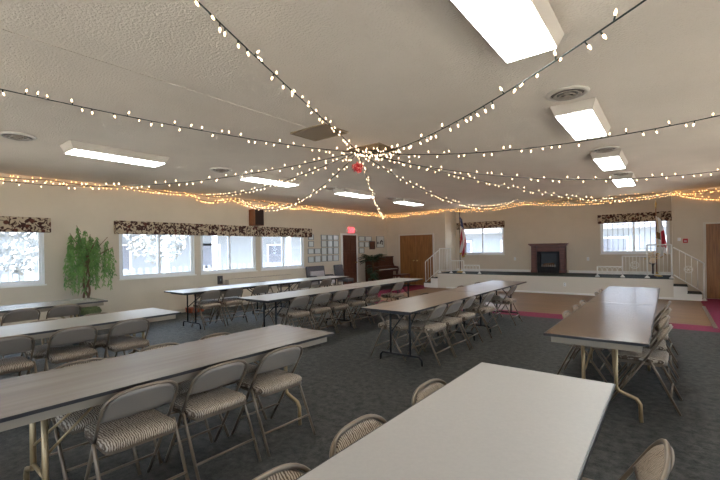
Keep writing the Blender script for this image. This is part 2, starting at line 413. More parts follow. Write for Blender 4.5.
def low_panel(label, x0, x1, posts):
    o = thing('stage_railing', label, 'railing', ((x0+x1)/2, YS+.12, ZS)); a = (x1-x0)/2; h = .30
    for s, on in zip((-1, 1), posts):
        if on:
            MB().tube([(s*a, 0, 0), (s*a, 0, h)], RT, 8).build('post', 'white', o)
            MB().lathe([(0, 0), (.06, 0), (.06, .012), (.03, .05), (.018, .06)], 12, (s*a, 0, 0)).build('post_base', 'white', o)
    MB().tube([(-a, 0, h), (a, 0, h)], RT, 8).build('top_rail', 'white', o)
    MB().tube([(-a, 0, .09), (a, 0, .09)], .012, 8).build('bottom_rail', 'white', o)
    s_ = MB(); n = 5
    for k in range(n):
        cx = -a+(k+.5)*2*a/n
        s_.tube([(cx+.055*math.cos(q*PI/8), 0, .195+.085*math.sin(q*PI/8)) for q in range(16)], .007, 6, closed=True)
    s_.build('scrollwork', 'white', o)
low_panel('low white scroll railing at the inner end of the right stage rails', -1.69, -1.06, (1, 0))
rail_panel('mid-height white railing with a rosette on the right of the stage', -1.06, -.48, 1.165, 6, .10, (1, 0))
rail_panel('tall white railing in front of the flower stand, right of the stage', -.48, .06, 1.48, 5, None, (1, 1))
low_panel('low white scroll railing at the inner end of the left stage rails', -5.88, -5.30, (0, 1))
rail_panel('mid-height white railing by the striped flag on the left of the stage', -6.38, -5.88, 1.02, 5, None, (0, 1))
rail_panel('tall white railing at the top of the left stage steps', -6.84, -6.38, 1.47, 6, None, (1, 1))
def stair_rail(label, xa, xb, orn):
    """from top (xa, z ZS) to the floor (xb)"""
    o = thing('stair_railing', label, 'railing', (xb, YS+.12, 0)); L_ = xa-xb
    MB().tube([(0, 0, 0), (0, 0, .98)], RT, 8).build('post', 'white', o)
    MB().lathe([(0, 0), (.06, 0), (.06, .012), (.03, .05), (.018, .06)], 12, (0, 0, 0)).build('post_base', 'white', o)
    MB().tube([(0, 0, .98), (L_, 0, 1.40)], RT, 8).build('hand_rail', 'white', o)
    MB().tube([(0, 0, .20), (L_, 0, .66)], .013, 8).build('bottom_rail', 'white', o)
    n = 4
    for k in range(1, n+1):
        q = k/(n+1); MB().tube([(L_*q, 0, .20+.46*q), (L_*q, 0, .98+.42*q)], .008, 6).build('baluster', 'white', o)
    if orn:
        mb = MB(); cx, cz = L_*.5, .81
        mb.tube([(cx+.09*math.cos(q*PI/8), -.012, cz+.09*math.sin(q*PI/8)) for q in range(16)], .008, 6, closed=True)
        for q in range(6): mb.tube([(cx, -.012, cz), (cx+.09*math.cos(q*PI/3), -.012, cz+.09*math.sin(q*PI/3))], .007, 6)
        mb.build('rosette', 'white', o)
stair_rail('white sloping handrail with rosette beside the right stage steps', .10, .72, True)
stair_rail('white sloping handrail beside the left stage steps, near the double doors', -6.88, -7.44, False)

# ------------------------------------------------------------------ fireplace
fp = thing('fireplace', 'dark red-brown wooden fireplace surround with black firebox on the stage', 'fireplace', (-3.36, YA, ZS))
MB().box(-.63, .63, -.30, -.001, .985, 1.03, bevel=.008).box(-.59, .59, -.26, -.001, .945, .985).build('mantle_shelf', 'mantle', fp)
for s in (-1, 1):
    mb = MB(); mb.box(min(s*.37, s*.56), max(s*.37, s*.56), -.20, -.001, 0, .945, bevel=.006)
    mb.box(min(s*.40, s*.53), max(s*.40, s*.53), -.215, -.198, .12, .70, bevel=.006); mb.build('pilaster', 'mantle', fp)
    MB().box(min(s*.36, s*.57), max(s*.36, s*.57), -.22, -.001, 0, .09).build('plinth', 'mantle', fp)
MB().box(-.37, .37, -.18, -.001, .745, .945, bevel=.006).build('frieze', 'mantle', fp)
fs = MB(); fs.box(-.37, -.27, -.15, -.001, 0, .745); fs.box(.27, .37, -.15, -.001, 0, .745); fs.box(-.27, .27, -.15, -.001, .67, .745); fs.box(-.27, .27, -.15, -.001, 0, .2)
fs.build('slate_surround', 'slate', fp)
MB().box(-.27, .27, -.03, -.001, .2, .67).build('firebox', 'firebox', fp)
lg = MB(); lg.tube([(-.2, -.09, .24), (.2, -.08, .25)], .035, 8); lg.tube([(-.16, -.12, .29), (.17, -.06, .31)], .03, 8); lg.build('log', 'bark', fp)
gr = MB(); gr.tube([(-.24, -.13, .235), (.24, -.13, .235)], .008, 6)
for q in range(7): gr.tube([(-.21+q*.07, -.13, .2), (-.21+q*.07, -.13, .30)], .005, 6)
gr.build('grate', 'steel', fp)

# ------------------------------------------------------------------ flags
def flag(label, x, y, kind):
    o = thing('flag_on_pole', label, 'flag', (x, y, ZS))
    MB().lathe([(0, 0), (.14, 0), (.14, .02), (.06, .05), (.03, .12), (.018, .13)], 16).build('pole_base', 'brass', o)
    H = 2.20 if kind == 'us' else 1.98
    MB().tube([(0, 0, .1), (0, 0, H)], .014, 8).build('pole', 'black_metal' if kind == 'us' else 'speaker_wood', o)
    MB().lathe([(0, 0), (.02, .01), (.024, .04), (.012, .06), (.03, .10), (.018, .16), (0, .24)], 10, (0, 0, H)).build('finial', 'black_metal' if kind == 'us' else 'brass', o)
    mb = MB(); nu, nv = 40, 44; Z1, Z0 = (H-.10, .62) if kind == 'us' else (H-.22, .60)
    grid = []
    for j in range(nv+1):
        v = j/nv; row = []
        wd = .10+.16*math.sin(min(1, v*1.25)*PI/2)*(1-.25*max(0, v-.7)/.3)
        for i in range(nu+1):
            u = i/nu
            px = .012+wd*u + .02*math.sin(u*16+v*3); py = .05*math.sin(u*19+2*v)*(.4+.6*v)-.02
            drop = -.10*u*(1-v)+.06*math.sin(u*9)*v
            row.append(mb.bm.verts.new((px-(0 if kind == 'us' else .02), py, Z1+(Z0-Z1)*v+drop)))
        grid.append(row)
    for j in range(nv):
        for i in range(nu):
            u, v = (i+.5)/nu, (j+.5)/nv
            if kind == 'us':
                if v < .20+.10*u: m_ = 'flag_blue'; m_ = 'flag_white' if (i % 5 == 2 and j % 4 == 2) else m_
                elif v > .95: m_ = 'gold_trim'
                else: m_ = 'flag_red' if int((u*1.0+v*.55)*8) % 2 == 0 else 'flag_white'
            else:
                m_ = 'flag_white'
                if u > .55 and v > .42-.1*u and v < .62+.2*u: m_ = 'flag_red'
                elif u < .4 and .40 < v < .56: m_ = 'bear'
                elif u < .4 and .56 <= v < .60: m_ = 'flag_green'
                elif v > .97: m_ = 'gold_trim'
            fc = mb.bm.faces.new((grid[j][i], grid[j+1][i], grid[j+1][i+1], grid[j][i+1])); fc.material_index = mb._slot(m_); fc.smooth = True
    fo = mb.build('flag_cloth', None, o); fo.modifiers.new('s', 'SOLIDIFY').thickness = .003
    cord = MB(); cord.tube([(.02, -.03, Z1-.02), (.05, -.06, Z1-.4), (.03, -.05, Z1-.8)], .006, 6); cord.lathe([(0, 0), (.015, -.01), (.02, -.1), (0, -.1)], 8, (.03, -.05, Z1-.8)); cord.build('tassel', 'gold_trim', o)
flag('red, white and blue striped flag drooping on a dark pole by the left stage window', -6.25, 14.25, 'us')
flag('white flag with red edge drooping on a brown pole before the right stage window', -.28, 14.4, 'ca')

# flowers on a stand
fs_ = thing('flower_stand', 'slim dark stand on the right of the stage holding flowers', 'plant stand', (-.36, 13.98, ZS))
MB().lathe([(0, 0), (.11, 0), (.11, .02), (.03, .05), (.022, .3), (.03, .36), (.09, .38), (.09, .40), (0, .40)], 14).build('pedestal', 'frame_dark', fs_)
fa = thing('flower_arrangement', 'yellow and peach flower arrangement on the dark stand behind the tall railing', 'flowers', (-.36, 13.98, ZS+.40))
MB().lathe([(0, 0), (.05, 0), (.08, .06), (.06, .13), (.065, .14), (0, .13)], 14).build('vase', 'petal_peach', fa)
for kname, mm, n in (('yellow_blossom', 'petal_yellow', 7), ('peach_blossom', 'petal_peach', 7)):
    for q in range(n):
        a = random.uniform(0, 2*PI); r = random.uniform(.03, .2); z = random.uniform(.16, .36)-r*.4
        c = Vector((r*math.cos(a)-.03, r*math.sin(a)*.6, z)); mb = MB()
        for p in range(6):
            th = p*PI/3; d = Vector((math.cos(th), math.sin(th)*.7, .35)).normalized(); sd = Vector((-math.sin(th), math.cos(th), 0))*.025
            mb.bm.faces.new([mb.bm.verts.new(w) for w in (c, c+d*.035+sd, c+d*.07, c+d*.035-sd)])
        mb.lathe([(0, -.012), (.016, 0), (0, .014)], 8, c)
        mb.tube([tuple(c), (c.x*.3, c.y*.3, .12)], .003, 4); mb.build(kname, mm, fa)

# fire alarm pull, thermostat
fa_ = thing('fire_alarm_pull', 'small red fire alarm pull box on the wall beside the right steps', 'fire alarm', (.37, YP, 1.58))
MB().box(-.055, .055, -.05, .004, -.06, .06, bevel=.008).build('housing', 'red_plastic', fa_); MB().box(-.03, .03, -.058, -.048, -.02, .0).build('pull_handle', 'vinyl', fa_)
o = MB().box(-.035, .035, -.03, 0, -.045, .045, bevel=.006).build('wall_thermostat', 'vinyl', None, (.235, YP, 1.62)); tag(o, 'small white control box left of the red fire alarm', 'thermostat')

# ------------------------------------------------------------------ things on the left wall
sp = thing('loudspeaker', 'brown wooden loudspeaker box above the long floral valance', 'speaker', (XL, 7.32, 2.235))
MB().box(.0, .27, -.16, .17, 0, .47, bevel=.006).build('cabinet', 'speaker_wood', sp); MB().box(.268, .285, -.14, .15, .02, .45).build('grille', 'cloth_dark', sp)

ex = thing('exit_sign', 'glowing red EXIT sign with side lamps above the dark brown door', 'exit sign', (XL, 11.82, 2.24))
MB().box(0, .06, -.17, .17, -.11, .11, bevel=.008).build('sign_case', 'exit_face', ex)
let = MB(); h = .15; w = .055; sw = .016; x0, x1 = .06, .068
def seg(y, z, y2, z2): let.box(x0, x1, min(y, y2), max(y, y2), min(z, z2), max(z, z2))
ys = [-.145, -.07, .005, .065]
y = ys[0]; seg(y, -h/2, y+sw, h/2)
for z in (-h/2, -sw/2, h/2-sw): seg(y, z, y+w, z+sw)
for sgn in (1, -1):
    mx = Matrix.Translation((x0+.004, ys[1]+w/2, 0)) @ Matrix.Rotation(sgn*math.atan2(w, h), 4, 'X'); let.box(-.004, .004, -sw/2, sw/2, -.079, .079, mx=mx)
y = ys[2]+.02; seg(y, -h/2, y+sw, h/2)
y = ys[3]; seg(y, h/2-sw, y+w, h/2); seg(y+w/2-sw/2, -h/2, y+w/2+sw/2, h/2)
let.build('exit_letters', 'exit_red', ex)
for s in (-1, 1): MB().tube([(.03, s*.17, -.02), (.03, s*.22, -.02)], .012, 8).lathe([(0, -.05), (.045, -.05), (.05, 0), (.03, .04), (0, .045)], 12, (.05, s*.25, -.02)).build('lamp_head', 'vinyl', ex)

frames = [
 ([9.55, 9.80, 1.85, 2.03], 'topmost small grey-framed picture right of the window, alone above another'),
 ([9.55, 9.80, 1.61, 1.80], 'small grey-framed picture second down beside the last side window'),
 ([9.52, 9.80, 1.37, 1.55], 'pale framed certificate third down beside the last side window'),
 ([9.83, 10.13, 1.37, 1.55], 'pale framed certificate left of the shiny picture block, third row'),
 ([9.52, 9.80, 1.08, 1.28], 'leftmost framed picture of the bottom row above the wide grey armchair'),
 ([9.84, 10.13, 1.08, 1.30], 'second framed picture of the bottom row above the wide grey armchair'),
 ([10.18, 10.43, 1.09, 1.31], 'third framed picture of the bottom row, under the shiny block'),
 ([10.47, 10.74, 1.09, 1.31], 'fourth framed picture of the bottom row, under the shiny block'),
 ([10.78, 11.08, 1.09, 1.31], 'last framed picture of the bottom row, nearest the brown door'),
 ([10.17, 10.45, 1.85, 2.03], 'top left framed picture of the shiny block left of the brown door'),
 ([10.49, 10.76, 1.85, 2.03], 'top middle framed picture of the shiny block left of the brown door'),
 ([10.80, 11.09, 1.85, 2.03], 'top right framed picture of the shiny block left of the brown door'),
 ([10.17, 10.45, 1.60, 1.83], 'second-row left picture of the shiny block left of the brown door'),
 ([10.49, 10.76, 1.60, 1.83], 'second-row middle picture of the shiny block left of the brown door'),
 ([10.80, 11.09, 1.60, 1.83], 'second-row right picture of the shiny block left of the brown door'),
 ([10.17, 10.45, 1.34, 1.58], 'third-row left picture of the shiny block left of the brown door'),
 ([10.49, 10.76, 1.34, 1.58], 'third-row middle picture of the shiny block left of the brown door'),
 ([10.80, 11.09, 1.34, 1.58], 'third-row right picture of the shiny block left of the brown door'),
 ([12.31, 12.69, 1.82, 2.01], 'top left framed picture right of the brown door'),
 ([12.73, 13.15, 1.82, 2.01], 'top right framed picture between the brown door and the piano ornament'),
 ([12.31, 12.64, 1.58, 1.79], 'middle left framed picture right of the brown door'),
 ([12.69, 12.97, 1.58, 1.79], 'middle framed picture right of the brown door, left of the dark portrait'),
 ([12.31, 12.64, 1.34, 1.55], 'bottom left framed picture right of the brown door'),
 ([13.02, 13.38, 1.49, 1.82], 'dark framed portrait on the wall above the piano'),
 ([13.51, 14.05, 1.56, 2.03], 'large pale framed picture above the piano nearest the corner')]
for i, ((y0, y1, z0, z1), lab) in enumerate(frames):
    dark = 'dark framed' in lab
    o = thing('picture_frame', lab, 'picture', (XL, (y0+y1)/2, (z0+z1)/2), 0, 'framed pictures on the left wall'); a = (y1-y0)/2; c = (z1-z0)/2; w = .016
    mb = MB(); mb.box(0, .025, -a, -a+w, -c, c); mb.box(0, .025, a-w, a, -c, c); mb.box(0, .025, -a+w, a-w, -c, -c+w); mb.box(0, .025, -a+w, a-w, c-w, c)
    mb.build('frame', 'frame_dark' if dark else 'frame_grey', o)
    MB().box(.004, .012, -a+w, a-w, -c+w, c-w).build('picture_sheet', 'door_dark' if dark else ('picture_painted_glare' if 'shiny' in lab or 'bottom row' in lab else 'paper'), o)
    if '.9' and i == 24:
        d = MB(); random.seed(5)
        for q in range(9):
            yy = random.uniform(-.18, .18); zz = random.uniform(-.1, .06); d.box(.012, .014, yy-.04, yy+.04, zz-.03, zz+.03, mx=None)
        d.build('printed_motif', 'frame_dark', o)

ht = thing('wall_heater', 'long low beige heater cabinet under the side windows', 'heater', (XL, 7.5, 0))
MB().box(.016, .20, -1.17, 1.17, .06, .74, bevel=.01).build('cabinet', 'wall', ht); MB().box(.016, .17, -1.15, 1.15, 0, .06).build('kickplate', 'wall_dark', ht)
hg = MB()
for q in range(20): hg.box(.05, .17, -1.1+q*.112, -1.1+q*.112+.07, .741, .746)
hg.build('air_grille', 'cream_metal', ht)
wb = thing('wall_switch_box', 'small dark switch box on the wall left of the beige heater', 'switch', (XL, 6.18, .74)); MB().box(0, .04, -.07, .07, -.11, .11, bevel=.006).build('box_body', 'frame_dark', wb); MB().box(.04, .05, -.015, .015, -.03, .03).build('toggle', 'frame_grey', wb)
rb = thing('storage_bin', 'low red-brown box on the floor against the left wall', 'box', (-9.42, 5.35, 0)); MB().box(-.12, .12, -.18, .18, 0, .10, bevel=.01).build('box_body', 'red_bin', rb); MB().box(-.13, .13, -.19, .19, .10, .12, bevel=.008).build('lid', 'red_bin', rb)

# upholstered chairs by the wall
def lounge(label, y, w, rz):
    o = thing('upholstered_chair', label, 'chair', (-9.2, y, 0), rz, 'grey upholstered chairs by the left wall'); a = w/2   # faces +X
    MB().box(-.24, .26, -a+.05, a-.05, .36, .48, bevel=.03).build('seat', 'pale_fabric' if w > .6 else 'grey_fabric', o)
    mx = Matrix.Translation((-.26, 0, .44)) @ Matrix.Rotation(-.14, 4, 'Y')
    MB().box(-.045, .045, -a, a, 0, .52, mx=mx, bevel=.035).build('backrest', 'grey_fabric', o)
    if w > .6: MB().box(.05, .10, -a+.1, a-.1, .05, .34, mx=mx, bevel=.02).build('back_cushion', 'pale_fabric', o)
    for sx, sy in ((.22, 1), (.22, -1), (-.22, 1), (-.22, -1)): MB().tube([(sx, sy*(a-.08), 0), (sx, sy*(a-.08), .37)], .017, 8).build('leg', 'frame_dark', o)
    if w > .6:
        for s in (-1, 1): MB().tube([(-.24, s*(a-.02), .62), (.1, s*(a-.02), .64), (.22, s*(a-.02), .60), (.23, s*(a-.04), .40)], .025, 8).build('armrest', 'grey_fabric', o)
lounge('wide grey upholstered armchair with pale cushion by the left wall', 9.78, .86, 0)
lounge('narrow grey upholstered chair against the wall just left of the brown door', 10.98, .46, 0)

# piano -------------------------------------------------------------
pi = thing('upright_piano', 'dark brown upright piano against the left wall in the far corner', 'piano', (XL+.03, 13.42, 0))
Ln = .74
MB().box(0, .36, -Ln, Ln, .02, 1.16, bevel=.008).build('case', 'wood_piano', pi)
MB().box(-.005, .39, -Ln-.02, Ln+.02, 1.16, 1.19, bevel=.006).build('lid', 'wood_piano', pi)
for s in (-1, 1):
    mb = MB(); mb.prism([(.36, .56), (.62, .56), (.64, .66), (.62, .76), (.42, .80), (.36, .92)], min(s*Ln, s*(Ln-.05)), max(s*Ln, s*(Ln-.05))); mb.build('key_cheek', 'wood_piano', pi)
    mb = MB(); mb.box(.54, .60, min(s*Ln, s*(Ln-.07)), max(s*Ln, s*(Ln-.07)), .05, .56, bevel=.01); mb.build('leg', 'wood_piano', pi)
    MB().box(.30, .64, min(s*Ln, s*(Ln-.09)), max(s*Ln, s*(Ln-.09)), 0, .06, bevel=.01).build('toe_block', 'wood_piano', pi)
MB().box(.36, .62, -Ln+.05, Ln-.05, .58, .66).build('key_bed', 'wood_piano', pi)
MB().box(.46, .61, -Ln+.06, Ln-.06, .66, .685).build('white_keys', 'key_white', pi)
bk = MB()
for q in range(52):
    if q % 7 not in (2, 6): yy = -Ln+.06+(q+1)*(2*Ln-.12)/52; bk.box(.46, .55, yy-.005, yy+.005, .685, .697)
bk.build('black_keys', 'black_plastic', pi)
MB().box(.36, .41, -Ln+.05, Ln-.05, .70, .80, bevel=.01).build('fallboard', 'wood_piano', pi)
MB().box(.36, .385, -.4, .4, .82, 1.08, bevel=.006).build('music_desk', 'wood_piano', pi)
bn = thing('piano_bench', 'low reddish-brown bench standing in front of the piano', 'bench', (-8.35, 13.45, 0))
MB().box(-.17, .17, -.38, .38, .42, .49, bevel=.01).build('bench_seat', 'mantle', bn)
for sx in (-1, 1):
    for sy in (-1, 1): MB().tube([(sx*.14, sy*.33, 0), (sx*.14, sy*.33, .42)], [.016, .024], 8).build('leg', 'mantle', bn)

# palm like plant in front of the piano
random.seed(11)
pp = thing('potted_palm', 'dark green bushy palm in a pot in front of the piano end', 'plant', (-8.95, 12.33, 0))
MB().lathe([(0, 0), (.13, 0), (.17, .26), (.18, .28), (.155, .28), (.15, .25), (0, .25)], 18).build('pot', 'frame_dark', pp)
MB().tube([(0, 0, .25), (.01, .01, .7), (-.01, 0, 1.08)], [.03, .025, .02], 8).build('stem', 'bark', pp)
def frond(mb, base, az, ln, rise, droop, wd):
    prev = None; n = 9
    for i in range(n+1):
        q = i/n; r = ln*q; p = Vector(base)+Vector((r*math.cos(az), r*math.sin(az), rise*math.sin(q*PI*.5)-droop*q*q))
        if prev is not None:
            mb.tube([prev, p], .004, 4)
            sd = Vector((-math.sin(az), math.cos(az), 0)); d = (p-prev).normalized()
            for s in (-1, 1):
                l = wd*math.sin(PI*(.15+.8*q)); tip = p+sd*s*l+d*l*.6+Vector((0, 0, -.25*l)); mid = p+(tip-p)*.45+d*.02
                mb.bm.faces.new([mb.bm.verts.new(w) for w in (prev+(p-prev)*.2, mid-d*.035, tip, mid+d*.02)])
        prev = p
mb = MB()
for q in range(30): frond(mb, (0, 0, 1.07), q*2.4+random.uniform(-.2, .2), random.uniform(.35, .6), random.uniform(.05, .36), random.uniform(.06, .25), .17)
mb.build('upper_fronds', 'leaf_dark', pp, recalc=False)
mb = MB()
for q in range(22): frond(mb, (0, 0, random.uniform(.35, .85)), q*2.4, random.uniform(.22, .36), random.uniform(.0, .2), random.uniform(.1, .25), .10)
mb.build('lower_fronds', 'leaf_dark', pp, recalc=False)

# drooping tree ------------------------------------------------------
random.seed(3)
tr = thing('potted_weeping_tree', 'artificial weeping fig tree with drooping light green leaves by the left wall', 'potted tree', (-9.17, 2.93, 0))
MB().lathe([(0, 0), (.17, 0), (.215, .30), (.225, .33), (.20, .33), (.19, .30), (0, .30)], 20).build('pot', 'frame_dark', tr)
ms = MB(); ms.lathe([(.20, .30), (.24, .34), (.22, .42), (.12, .46), (0, .47)], 20)
for v in ms.bm.verts: v.co += Vector((random.uniform(-.02, .02), random.uniform(-.02, .02), random.uniform(-.015, .015)))
ms.build('moss', 'moss', tr)
tk = MB()
for k in range(3):
    tk.tube([(.05*math.cos(k*2.1+q*.55)*(1-.02*q), .05*math.sin(k*2.1+q*.55), .35+q*.07) for q in range(14)], [.026-.0008*q for q in range(14)], 7)
brs = []
for k in range(14):
    a = k*2.4; r = random.uniform(.10, .50); top = Vector((max(-.26, r*math.cos(a)*.7), r*math.sin(a)*1.2, random.uniform(1.76, 2.12)-r*.35))
    tk.tube([(0, 0, 1.2), (top.x*.4, top.y*.4, 1.3+.5*(top.z-1.3)), tuple(top)], [.017, .010, .004], 5); brs.append(top)
tk.build('trunk', 'bark', tr)
lf = MB()
def leaf(p, d, ln, wd):
    s = d.cross(Vector((random.uniform(-1, 1), random.uniform(-1, 1), random.uniform(-.3, .3)))); s = s.normalized()*wd if s.length > 1e-4 else Vector((wd, 0, 0))
    lf.bm.faces.new([lf.bm.verts.new(w) for w in (p, p+d*ln*.45+s, p+d*ln, p+d*ln*.45-s)])
for bi, top in enumerate(brs):
    for sidx in range(7):
        a = random.uniform(0, 2*PI); rr = random.uniform(.03, .13); L_ = random.uniform(.35, 1.0)
        p0 = top*random.uniform(.85, 1)+Vector((0, 0, random.uniform(-.02, .06))); prev = None; n = int(L_/.03)
        for q in range(n):
            u = q/n
            p = p0+Vector((rr*math.cos(a)*min(1, u*2.5), rr*math.sin(a)*min(1, u*2.5), .06*math.sin(min(1, u*3)*PI)-L_*u*.95))
            p.x = max(p.x, -.33)
            if p.z < .74: break
            if prev is not None and q % 3 == 0: lf.tube([prev, p], .002, 3, caps=False)
            for s in range(2):
                d = Vector((random.uniform(-.6, .6), random.uniform(-.6, .6), random.uniform(-1, -.5))).normalized()
                leaf(p, d, random.uniform(.05, .085), .0105)
            prev = p
lf.build('foliage', 'leaf', tr, recalc=False)

# ------------------------------------------------------------------ ceiling fittings
def ceiling_light(label, x, y):
    o = thing('ceiling_light', label, 'ceiling light', (x, y, ZC), 0, 'fluorescent ceiling lights'); L_ = .66
    mb = MB(); a, b = .215, .178
    A = [(-a, -L_, 0), (a, -L_, 0), (a, L_, 0), (-a, L_, 0)]; Bq = [(-b, -L_+.05, -.10), (b, -L_+.05, -.10), (b, L_-.05, -.10), (-b, L_-.05, -.10)]
    va = [mb.bm.verts.new(p) for p in A]; vb = [mb.bm.verts.new(p) for p in Bq]
    mb.bm.faces.new(va); mb.bm.faces.new(vb)
    for k in range(4): mb.bm.faces.new((va[k], va[(k+1) % 4], vb[(k+1) % 4], vb[k]))
    mb.build('housing', 'fixture', o)
    MB().box(-b+.008, b-.008, -L_+.058, L_-.058, -.112, -.099, bevel=.004).build('diffuser', 'tube_light', o)
pos = ('nearest', 'second', 'third', 'farthest')
for i, y in enumerate((2.48, 5.33, 8.1, 10.8)):
    ceiling_light('%s fluorescent ceiling light of the right-hand row' % pos[i], -.78, y)
    ceiling_light('%s fluorescent ceiling light of the left-hand row' % pos[i], -6.40, y)
def vent(label, x, y):
    o = thing('ceiling_vent', label, 'vent', (x, y, ZC), 0, 'round ceiling vents')
    MB().lathe([(.10, 0), (.195, 0), (.19, -.012), (.155, -.02), (.15, -.008), (.15, 0)], 28).build('outer_ring', 'vent_white', o)
    MB().lathe([(0, -.002), (.15, -.002)], 28).build('dark_throat', 'vent_brown', o)
    for r, d in ((.125, .03), (.085, .04), (.045, .05)):
        MB().lathe([(r-.03, -d*.4), (r, -d), (r+.004, -d+.003), (r-.024, -d*.4+.003)], 24).build('cone_ring', 'vent_ring', o)
for i, y in enumerate((4.37, 7.28, 10.0)): vent('round ceiling vent, %s in the right-hand row' % pos[i], -.77, y)
for i, y in enumerate((1.34, 4.22, 7.18, 9.9)): vent('round ceiling vent, %s in the left-hand row' % pos[i], -6.45, y)
def cpanel(label, y0, y1):
    o = thing('ceiling_panel', label, 'ceiling panel', (-3.5, (y0+y1)/2, ZC)); a = (y1-y0)/2
    MB().box(-.28, .28, -a+.01, a-.01, -.012, 0).build('panel', 'brown_panel', o)
    mb = MB(); mb.box(-.295, .295, -a-.005, -a+.012, -.018, 0); mb.box(-.295, .295, a-.012, a+.005, -.018, 0); mb.box(-.295, -.278, -a+.012, a-.012, -.018, 0); mb.box(.278, .295, -a+.012, a-.012, -.018, 0); mb.build('rim', 'brown_panel', o)
cpanel('flat brown square panel on the ceiling nearer the camera', 3.49, 3.94); cpanel('brown square ceiling panel where all the light strings meet', 4.62, 5.10)
struct(B(-3.488, -3.472, YB, 3.47, ZC-.004, ZC, 'trim_2', 'ceiling'))

# ------------------------------------------------------------------ string lights
bulb_me = {}
for key in ('bulb', 'bulb_warm'):
    mb = MB(); mb.lathe([(0, -.004), (.005, .0), (.0070, .008), (.006, .016), (.003, .024), (0, .027)], 6); o = mb.build('bulb', key); bulb_me[key] = o.data; bpy.data.objects.remove(o)
sock_count = [0]
def string_light(label, pts, spacing=.1, key='bulb', group=None, cap=100, seed=1, r=.0045):
    rnd = random.Random(seed); P0 = Vector(pts[0]); pts = [Vector(p)-P0 for p in pts]
    o = thing('string_lights', label, 'string lights', P0, 0, group)
    mb = MB(); mb.tube(pts, r, 5, m='wire')
    acc = [0]
    for a, b in zip(pts, pts[1:]): acc.append(acc[-1]+(b-a).length)
    n = min(cap, int(acc[-1]/spacing)); sp = acc[-1]/n
    for k in range(n):
        s = (k+.5)*sp+rnd.uniform(-.35, .35)*sp
        j = max(i for i in range(len(acc)) if acc[i] <= s); j = min(j, len(pts)-2)
        p = pts[j].lerp(pts[j+1], (s-acc[j])/max(1e-6, acc[j+1]-acc[j]))
        th = rnd.uniform(-.9, .9)+(PI if rnd.random() < .6 else 0); d3 = (pts[j+1]-pts[j]).normalized(); side = d3.cross(Vector((0, 0, 1))).normalized()
        d = Vector((0, 0, 1))*math.cos(th)+side*math.sin(th)*.8+d3*rnd.uniform(-.4, .4); d.normalize()
        q = d.to_track_quat('Z', 'Y'); e = p+d*.024
        mb.tube([p, e], .0045, 4, m='wire')
        bo = bpy.data.objects.new('bulb', bulb_me[key]); COL.objects.link(bo); bo.parent = o; bo.rotation_mode = 'QUATERNION'; bo.rotation_quaternion = q; bo.location = e
    mb.build('wire', None, o); return o
def sag(a, b, s, n=26, bias=1.0):
    a, b = Vector(a), Vector(b); out = []
    for i in range(n+1):
        t = i/n; p = a.lerp(b, t); u = t**bias; p.z -= 4*s*u*(1-u); out.append(tuple(p))
    return out
HB = (-3.467, 4.468, 2.88)
G1 = 'light strings radiating from the ceiling hub'
string_light('light string from the hub running toward the camera at top left', sag(HB, (-.51, -1.7, 2.88), .13, bias=1.52), .10, 'bulb', G1, seed=1)
string_light('light string from the hub crossing the left ceiling to the frame edge', sag(HB, (-4.52, -.6, 2.94), .114, bias=.9), .105, 'bulb', G1, seed=2)
string_light('light string from the hub sagging to the left wall over the drooping tree', sag(HB, (-9.55, .66, 2.975), .412, bias=1.04), .10, 'bulb', G1, seed=3)
string_light('light string from the hub to the left wall above the long valance start', sag(HB, (-9.57, 5.78, 2.975), .166, bias=1.05), .11, 'bulb', G1, seed=4)
string_light('light string from the hub dipping low near the wooden loudspeaker', sag(HB, (-9.57, 6.84, 2.96), .521, bias=.95), .105, 'bulb', G1, seed=5)
string_light('light string from the hub to the far left corner above the piano', sag(HB, (-9.52, 13.95, 2.80), .14, bias=1.2), .19, 'bulb', G1, seed=6)
string_light('light string from the hub to a ceiling hook above the left stage window', sag(HB, (-3.81, 12.9, 2.98), .47, bias=1.04)+[(-3.7, 13.3, 2.93), (-3.5, 13.8, 2.87), (-3.2, 14.2, 2.85)], .125, 'bulb', G1, seed=7)
string_light('light string from the hub to the right corner of the stage recess', sag(HB, (.08, 14.22, 2.91), .359, bias=1.2), .13, 'bulb', G1, seed=8)
string_light('light string from the hub sagging to the far right, above the stage string', sag(HB, (2.36, 9.2, 2.95), .47, bias=.95), .12, 'bulb', G1, seed=9)
string_light('light string from the hub crossing the second right-hand ceiling light', sag(HB, (2.36, 4.24, 2.84), .359, bias=1.03), .10, 'bulb', G1, seed=10)
string_light('light string from the hub passing the end of the big near ceiling light', sag(HB, (2.36, .2, 2.92), .45, bias=.9), .10, 'bulb', G1, seed=11)
coil = [(-3.50+.02*k/10+(.06+.003*k)*math.cos(k*.55), 4.60+.0075*k+(.05+.0022*k)*math.sin(k*.55), 2.93-.02*math.sin(k*.3)**2) for k in range(60)]
string_light('coiled bunch of glowing lights under the brown hub panel', coil, .12, 'bulb', None, 45, 12)
def swag(a, b, n, s, seed):
    rnd = random.Random(seed); a, b = Vector(a), Vector(b); out = []
    for k in range(n):
        p, q = a.lerp(b, k/n), a.lerp(b, (k+1)/n); seg_ = sag(p, q, s*rnd.uniform(.6, 1.3), 10); out += seg_ if k == 0 else seg_[1:]
    return out
G2 = 'warm light garlands along the wall tops'
xw = XL+.05
string_light('warm light garland along the top of the left wall near the drooping tree', swag((xw, -.3, 2.95), (xw, 5.2, 2.97), 4, .03, 1), .07, 'bulb_warm', G2, 100, 21)
string_light('warm light garland on the left wall top from the tree to the loudspeaker', swag((xw, 5.2, 2.97), (xw, 9.4, 2.93), 3, .11, 2), .045, 'bulb_warm', G2, 100, 22)
string_light('warm light garland on the left wall top from the loudspeaker to the corner', swag((xw, 9.4, 2.93), (xw, 14.2, 2.91), 5, .035, 3), .05, 'bulb_warm', G2, 100, 23)
